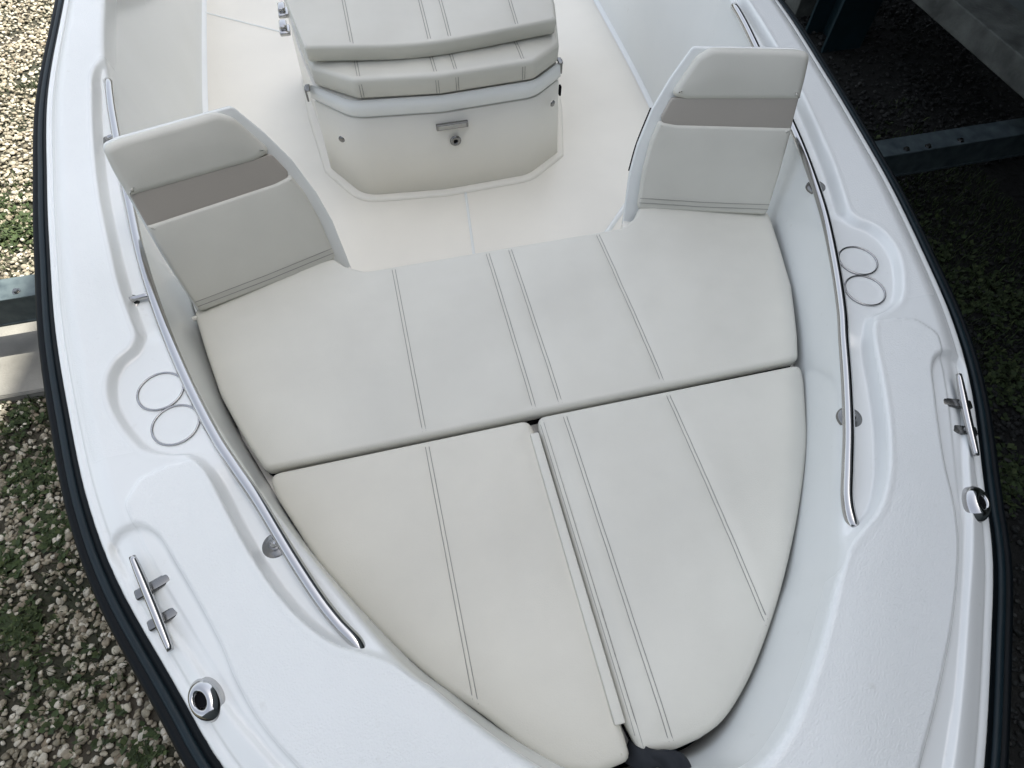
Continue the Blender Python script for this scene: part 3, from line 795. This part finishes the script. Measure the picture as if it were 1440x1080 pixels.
# ------------------------------------------------------------------ supports around the boat
BEAMM = basic('painted_steel', (.095, .125, .13), .6, mottling=.45, mscale=14, col2=(.035, .052, .06), bump=.4, bscale=60, bdist=.002)
def h_beam(name, lo, hi, axis, mat, label, cat, weldpts=()):
    t = empty(name, ((lo[0] + hi[0]) / 2, (lo[1] + hi[1]) / 2, lo[2]), label, cat)
    tw = .016
    if axis == 'x':
        yc = (lo[1] + hi[1]) / 2
        bm = bmesh.new(); add_box(bm, (lo[0], lo[1], hi[2] - tw), hi, .003); bm_obj('flange', bm, mat, t)
        bm = bmesh.new(); add_box(bm, lo, (hi[0], hi[1], lo[2] + tw), .003); bm_obj('flange', bm, mat, t)
        bm = bmesh.new(); add_box(bm, (lo[0] + .001, lo[1] + .004, lo[2] + tw), (hi[0] - .001, lo[1] + .018, hi[2] - tw)); bm_obj('web', bm, mat, t)
    return t
h_beam('support_beam', (-3.4, 2.378, -.975), (4.6, 2.520, -.80), 'x', BEAMM, 'long blue-grey steel crossbeam passing under the boat and out on both sides', 'beam')
_sb = [o for o in COL.objects if o.name == 'support_beam'][0]
for bx, by in ((2.66, 2.41), (2.80, 2.405), (3.02, 2.41), (-2.12, 2.42)):
    Vv, Ff = lathe_pts([(.0001, .012), (.012, .012), (.0125, .002), (.02, .002), (.02, 0)], 6)
    mesh('bolt', Vv + np.array([bx, by, -.80]), Ff, STEELB, _sb, False)
# blocks carrying it
CONC = basic('concrete', (.235, .23, .205), .9, mottling=.4, mscale=5, bump=.7, bscale=90, bdist=.003)
CONC2 = basic('weathered_timber', (.16, .17, .15), .85, mottling=.6, mscale=7, bump=.8, bscale=45, bdist=.006)
def rough_box(name, lo, hi, mat, parent=None, rot=0, bev=.012):
    bm = bmesh.new(); add_box(bm, lo, hi, bev)
    bmesh.ops.subdivide_edges(bm, edges=bm.edges[:], cuts=3, use_grid_fill=True)
    c = (Vector(lo) + Vector(hi)) / 2
    for v in bm.verts:
        v.co += Vector((random.uniform(-1, 1), random.uniform(-1, 1), random.uniform(-1, 1))) * .0025
    bmesh.ops.rotate(bm, cent=c, matrix=Matrix.Rotation(rot, 3, 'Z'), verts=bm.verts)
    return bm_obj(name, bm, mat, parent)
slab = rough_box('concrete_slab', (-3.3, 2.12, GROUND - .02), (-1.7, 2.72, GROUND + .06), CONC)
slab['label'] = 'tan concrete slab on the gravel under the left end of the crossbeam'; slab['category'] = 'slab'
for x in (-2.9, 4.4):
    b = rough_box('support_block', (x - .2, 2.30, GROUND + (.055 if x < 0 else -.03)), (x + .2, 2.60, -.977), CONC)
    b['label'] = 'concrete block carrying the %s end of the crossbeam' % ('left' if x < 0 else 'right'); b['category'] = 'block'
keelb = rough_box('keel_block', (-.3, 2.33, -.798), (.3, 2.57, -.77), CONC2)
keelb['label'] = 'timber pad between the crossbeam and the boat keel'; keelb['category'] = 'block'
# upright steel post behind on the right
post = empty('steel_post', (3.42, 4.25, GROUND), 'dark teal steel upright post rising beyond the right gunwale', 'post')
PM = basic('teal_paint', (.018, .045, .055), .5, mottling=.4, mscale=4)
bm = bmesh.new(); add_box(bm, (3.26, 4.10, GROUND), (3.60, 4.125, 1.9), .003); bm_obj('flange', bm, PM, post)
bm = bmesh.new(); add_box(bm, (3.26, 4.375, GROUND), (3.60, 4.40, 1.9), .003); bm_obj('flange', bm, PM, post)
bm = bmesh.new(); add_box(bm, (3.42, 4.126, GROUND), (3.44, 4.374, 1.9)); bm_obj('web', bm, PM, post)
# timber runner on the right
run = empty('timber_runner', (3.38, 2.6, -.55), 'weathered grey timber runner with dark side lying fore and aft at upper right', 'timber')
bm = bmesh.new(); add_box(bm, (3.217, .9, -.548), (3.53, 6.2, -.40), .008)
bmesh.ops.subdivide_edges(bm, edges=bm.edges[:], cuts=2)
bm_obj('plank', bm, CONC2, run)
for y in (.95, 4.6):
    bm = bmesh.new(); add_box(bm, (3.27, y, GROUND - .02), (3.47, y + .2, -.549), .008); bm_obj('leg', bm, CONC2, run)

# ------------------------------------------------------------------ ground
gm, nt, b = mat_new('gravel_soil')
tc = nt.nodes.new('ShaderNodeTexCoord')
n = nt.nodes.new('ShaderNodeTexNoise'); n.inputs['Scale'].default_value = 3; n.inputs['Detail'].default_value = 10
r = nt.nodes.new('ShaderNodeValToRGB'); r.color_ramp.elements[0].position = .35; r.color_ramp.elements[1].position = .65
r.color_ramp.elements[0].color = (.022, .028, .014, 1); r.color_ramp.elements[1].color = (.055, .047, .034, 1)
nt.links.new(tc.outputs['Object'], n.inputs['Vector']); nt.links.new(n.outputs['Fac'], r.inputs['Fac']); nt.links.new(r.outputs['Color'], b.inputs['Base Color'])
b.inputs['Roughness'].default_value = .95
vo = nt.nodes.new('ShaderNodeTexVoronoi'); vo.inputs['Scale'].default_value = 30; nt.links.new(tc.outputs['Object'], vo.inputs['Vector'])
bp = nt.nodes.new('ShaderNodeBump'); bp.inputs['Distance'].default_value = .02; bp.invert = True
nt.links.new(vo.outputs['Distance'], bp.inputs['Height']); nt.links.new(bp.outputs['Normal'], b.inputs['Normal'])
g = mesh('ground', [(-60, -60, GROUND), (60, -60, GROUND), (60, 60, GROUND), (-60, 60, GROUND)], [(0, 1, 2, 3)], gm, None, False)
g['kind'] = 'structure'
dm = basic('shade_dark_soil', (.012, .012, .009), .9, mottling=.5, mscale=4, bump=1, bscale=25, bdist=.02)  # soil colour made near-black to carry the right-hand shade
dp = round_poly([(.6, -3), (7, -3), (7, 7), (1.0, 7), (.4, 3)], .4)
de = mesh('painted_shade_ground', [(x, y, GROUND + .004) for x, y in dp], [tuple(range(len(dp)))], dm, None, False)  # dark sheet that paints shade over the soil on the right
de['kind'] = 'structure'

def ico(sub):
    bm = bmesh.new(); bmesh.ops.create_icosphere(bm, subdivisions=sub, radius=1)
    Vv = np.array([tuple(v.co) for v in bm.verts]); Ff = np.array([[v.index for v in f.verts] for f in bm.faces]); bm.free(); return Vv, Ff
def pebble_mat(name, cols):
    m, nt, b = mat_new(name); b.inputs['Roughness'].default_value = .8
    ge = nt.nodes.new('ShaderNodeNewGeometry')
    r = nt.nodes.new('ShaderNodeValToRGB'); r.color_ramp.interpolation = 'LINEAR'
    while len(r.color_ramp.elements) < len(cols): r.color_ramp.elements.new(.5)
    for i, (e, c) in enumerate(zip(r.color_ramp.elements, cols)): e.position = i / (len(cols) - 1); e.color = (*c, 1)
    nt.links.new(ge.outputs['Random Per Island'], r.inputs['Fac'])
    tc = nt.nodes.new('ShaderNodeTexCoord'); n = nt.nodes.new('ShaderNodeTexNoise'); n.inputs['Scale'].default_value = 60; n.inputs['Detail'].default_value = 6
    nt.links.new(tc.outputs['Object'], n.inputs['Vector'])
    mr = nt.nodes.new('ShaderNodeMapRange'); mr.inputs['From Min'].default_value = .3; mr.inputs['From Max'].default_value = .7; mr.inputs['To Min'].default_value = .62; mr.inputs['To Max'].default_value = 1.1
    nt.links.new(n.outputs['Fac'], mr.inputs['Value'])
    mx = nt.nodes.new('ShaderNodeMix'); mx.data_type = 'RGBA'; mx.blend_type = 'MULTIPLY'; mx.inputs[0].default_value = 1
    nt.links.new(r.outputs['Color'], mx.inputs[6]); nt.links.new(mr.outputs['Result'], mx.inputs[7]); nt.links.new(mx.outputs[2], b.inputs['Base Color'])
    return m
def scatter(name, boxes, mat, label, grass_mask=None, rmin=.008, rmax=.021, dens=900, cat='gravel'):
    t0 = [ico(2)]
    bases = []
    for k in range(10):
        Vv, Ff = t0[0]; w = Vv.copy()
        for q in range(5):
            d = rng.normal(size=3); d /= np.linalg.norm(d); h = rng.uniform(.35, .8)
            pr_ = w @ d; m_ = pr_ > h; w[m_] -= np.outer(pr_[m_] - h, d) * .75
        bases.append(w)
    Fb = t0[0][1]; nv = len(bases[0])
    VV = []; FF = []; c = 0
    for (x0, x1, y0, y1, dn) in boxes:
        nst = int((x1 - x0) * (y1 - y0) * dn)
        P = np.stack([rng.uniform(x0, x1, nst), rng.uniform(y0, y1, nst)], 1)
        if grass_mask is not None: P = P[grass_mask(P)]
        for p in P:
            w = bases[rng.integers(10)]
            rad_ = rmin + (rmax - rmin) * rng.random()**1.8
            sc_ = rad_ * np.array([rng.uniform(.8, 1.35), rng.uniform(.7, 1.0), rng.uniform(.45, .75)])
            a = rng.uniform(0, 2 * math.pi); ca, sa = math.cos(a), math.sin(a)
            q = w * sc_; tl = rng.uniform(-.4, .4)
            q = np.stack([q[:, 0], q[:, 1] * math.cos(tl) - q[:, 2] * math.sin(tl), q[:, 1] * math.sin(tl) + q[:, 2] * math.cos(tl)], 1)
            q = np.stack([q[:, 0] * ca - q[:, 1] * sa, q[:, 0] * sa + q[:, 1] * ca, q[:, 2]], 1)
            q += (p[0], p[1], GROUND + rng.uniform(.0, .022))
            VV.append(q); FF.append(Fb + c); c += nv
    o = fromarr(name, np.vstack(VV), np.vstack(FF), mat, None, True)
    o['kind'] = 'stuff'; o['label'] = label
    return o
PEB = pebble_mat('pebbles', [(.10, .09, .06), (.27, .24, .17), (.17, .15, .105), (.42, .39, .30), (.21, .17, .115), (.58, .55, .46), (.30, .275, .21)])
PEBD = pebble_mat('shade_dark_pebbles', [(.006, .008, .007), (.012, .013, .011), (.008, .010, .008), (.03, .031, .028), (.010, .010, .009), (.06, .06, .053)])  # pebble colours deepened to carry the shade on the right
def gmask_l(P):
    v = noise2(P, 1.6, 91, 3)
    return (v < .25) | (rng.random(len(P)) < .45)
scatter('gravel', [(-3.4, -1.1, -.9, 2.1, 2900), (-3.8, -1.5, 2.1, 6.6, 2200)], PEB, 'tan and grey river pebbles on the left side of the boat', gmask_l)
scatter('gravel', [(1.0, 3.4, -.9, 2.6, 1500), (1.3, 5.4, 2.6, 5.6, 1200)], PEBD, 'dark pebbles, colour deepened to carry the shade, on the right side of the boat', gmask_l)
# grass and weeds between the stones
GR = pebble_mat('grass_blades', [(.03, .048, .014), (.045, .075, .02), (.025, .04, .012), (.075, .10, .03)])
def grass(name, boxes, label, n_per=2600, thr=.05):
    VV = []; FF = []; c = 0
    for (x0, x1, y0, y1) in boxes:
        nst = int((x1 - x0) * (y1 - y0) * n_per)
        P = np.stack([rng.uniform(x0, x1, nst), rng.uniform(y0, y1, nst)], 1)
        v = noise2(P, 1.6, 91, 3); P = P[v + rng.normal(0, .13, len(P)) > thr]
        for p in P:
            h = rng.uniform(.02, .06); a = rng.uniform(0, 6.28); w = rng.uniform(.002, .0045); l = rng.uniform(.01, .035); b_ = rng.uniform(0, 6.28)
            d = np.array([math.cos(a), math.sin(a), 0]) * w; e = np.array([math.cos(b_), math.sin(b_), 0]) * l
            o_ = np.array([p[0], p[1], GROUND])
            VV += [o_ - d, o_ + d, o_ + d * .7 + e * .4 + (0, 0, h * .7), o_ - d * .7 + e * .4 + (0, 0, h * .7), o_ + e + (0, 0, h)]
            FF += [(c, c + 1, c + 2), (c, c + 2, c + 3), (c + 3, c + 2, c + 4)]; c += 5
    o = fromarr(name, np.array(VV), np.array(FF), GR, None, False); o['kind'] = 'stuff'; o['label'] = label
grass('grass', [(-3.6, -1.1, -.8, 5.0)], 'low green grass growing through the pebbles on the left')
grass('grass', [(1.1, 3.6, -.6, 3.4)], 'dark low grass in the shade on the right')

def weeds(name, patches, label):
    VV = []; FF = []; c = 0
    for (px, py, pr_, n) in patches:
        for _ in range(n):
            q = rng.normal(0, pr_ * .5, 2) * np.array([1, 1]); bx, by = px + q[0], py + q[1]
            for l_ in range(rng.integers(4, 8)):
                a = rng.uniform(0, 6.28); ln = rng.uniform(.018, .045); w = ln * rng.uniform(.22, .4); el = rng.uniform(.2, 1.0)
                d = np.array([math.cos(a) * math.cos(el), math.sin(a) * math.cos(el), math.sin(el)]); sd_ = np.array([-math.sin(a), math.cos(a), 0])
                o_ = np.array([bx, by, GROUND + .012]); m_ = o_ + d * ln * .5; t_ = o_ + d * ln + (0, 0, -ln * .15)
                VV += [o_, m_ - sd_ * w, t_, m_ + sd_ * w]; FF += [(c, c + 1, c + 2, c + 3)]; c += 4
    o = fromarr(name, np.array(VV), np.array(FF), GR, None, False); o['kind'] = 'stuff'; o['label'] = label
weeds('weeds', [(-2.55, 3.4, .16, 120), (-2.75, 3.6, .2, 120), (-2.2, 1.65, .13, 110), (-2.05, 1.35, .12, 80), (-2.25, 1.25, .10, 70), (-2.13, .95, .09, 70), (-1.62, .36, .06, 35), (-2.3, 2.0, .1, 30), (-1.9, .6, .3, 60)], 'small green weeds sprouting through the pebbles on the left')
weeds('weeds', [(2.95, 1.55, .22, 190), (2.7, 1.05, .18, 160), (2.3, .6, .15, 120), (2.8, 2.0, .3, 100), (2.6, 3.0, .4, 90), (2.3, 1.6, .3, 80)], 'dark green weeds in the shade on the right')

# ------------------------------------------------------------------ added light blockers, unseen: tall block, low sheet, wall behind the camera
blockers = empty('light_blocker', (5.5, 3, GROUND), 'added unseen building with a low side roof along the right of the boat', 'blocker')
SH = basic('blocker_grey', (.10, .12, .12), .6, mottling=.2, mscale=1)
BLOCKER_TOP = 12.0
SUN_EL = math.radians(62); SUN_AZ = math.radians(90)   # direction from which the sun shines: +x
sx = (BLOCKER_TOP - GROUND) / math.tan(SUN_EL)
E0 = (-2.53 + sx, 1.5); E1 = (-2.21 + sx, 3.1)
dE = np.array(E1) - np.array(E0); dE /= np.linalg.norm(dE)
A0 = np.array(E0) - dE * 7; A1 = np.array(E0) + dE * 12
bm = bmesh.new()
q = [(A0[0], A0[1]), (A0[0] + 6, A0[1]), (A1[0] + 6, A1[1]), (A1[0], A1[1])]
lo_ = [bm.verts.new((p[0], p[1], GROUND - .1)) for p in q]; hi_ = [bm.verts.new((p[0], p[1], BLOCKER_TOP)) for p in q]
bm.faces.new(lo_); bm.faces.new(hi_)
for i in range(4): bm.faces.new([lo_[i], lo_[(i + 1) % 4], hi_[(i + 1) % 4], hi_[i]])
bm_obj('wall', bm, SH, blockers)  # tall added block, keeps direct sun off the boat
bm = bmesh.new(); add_box(bm, (-7.5, -4.6, GROUND), (7.59, -4.45, 5.5)); bm_obj('wall', bm, SH, blockers)  # added wall behind the camera, cuts low sky light
bm = bmesh.new(); add_box(bm, (2.15, -3.0, 1.62), (7.0, 10, 1.68)); bm_obj('low_blocker', bm, SH, blockers)  # added low sheet, darkens the ground on the right
for y in (-2.9, 9.7):
    bm = bmesh.new(); add_box(bm, (5.2 - .1 * (y < 0), y, GROUND), (5.4, y + .2, 1.62)); bm_obj('post', bm, SH, blockers)  # posts for the added low sheet

# ------------------------------------------------------------------ camera, light
cam = bpy.data.cameras.new('Camera'); co = bpy.data.objects.new('Camera', cam); COL.objects.link(co)
co.location = (-.3120, 0, 1.47); co.rotation_euler = (.5594, -.012, -.2392)
cam.sensor_width = 36; cam.lens = 863.5 / 1440 * 36; cam.clip_end = 300; cam.clip_start = .02
S.camera = co
w = bpy.data.worlds.new('World'); S.world = w; w.use_nodes = True
nt = w.node_tree; bg = nt.nodes['Background']
sky = nt.nodes.new('ShaderNodeTexSky'); sky.sky_type = 'NISHITA'; sky.sun_disc = False
sky.sun_elevation = SUN_EL; sky.sun_rotation = SUN_AZ; sky.dust_density = 3.0; sky.air_density = 1.0; sky.ozone_density = 1.0
hs = nt.nodes.new('ShaderNodeHueSaturation'); hs.inputs['Saturation'].default_value = .42   # thin white cloud
nt.links.new(sky.outputs['Color'], hs.inputs['Color']); nt.links.new(hs.outputs['Color'], bg.inputs['Color']); bg.inputs['Strength'].default_value = .15
sl = bpy.data.lights.new('Sun', 'SUN'); sl.energy = 5.0; sl.angle = math.radians(.5); sl.color = (1, .95, .86)
so = bpy.data.objects.new('Sun', sl); COL.objects.link(so)
dirv = Vector((math.cos(SUN_EL) * math.sin(SUN_AZ), math.cos(SUN_EL) * math.cos(SUN_AZ), math.sin(SUN_EL)))
so.rotation_euler = (-dirv).to_track_quat('-Z', 'Y').to_euler(); so.location = (6, 0, 9)
S.view_settings.view_transform = 'Standard'; S.view_settings.look = 'None'; S.view_settings.gamma = 1
S.view_settings.exposure = 1.22

for o_ in COL.objects:
    if o_.parent is None and o_.name.startswith('bow_cushion'): o_['group'] = 'cushions of the bow seat'
    if o_.parent is None and o_.name.startswith('backrest'): o_['group'] = 'backrests of the bow seat'
    if o_.parent is None and o_.name.startswith('support_block'): o_['group'] = 'blocks under the crossbeam'
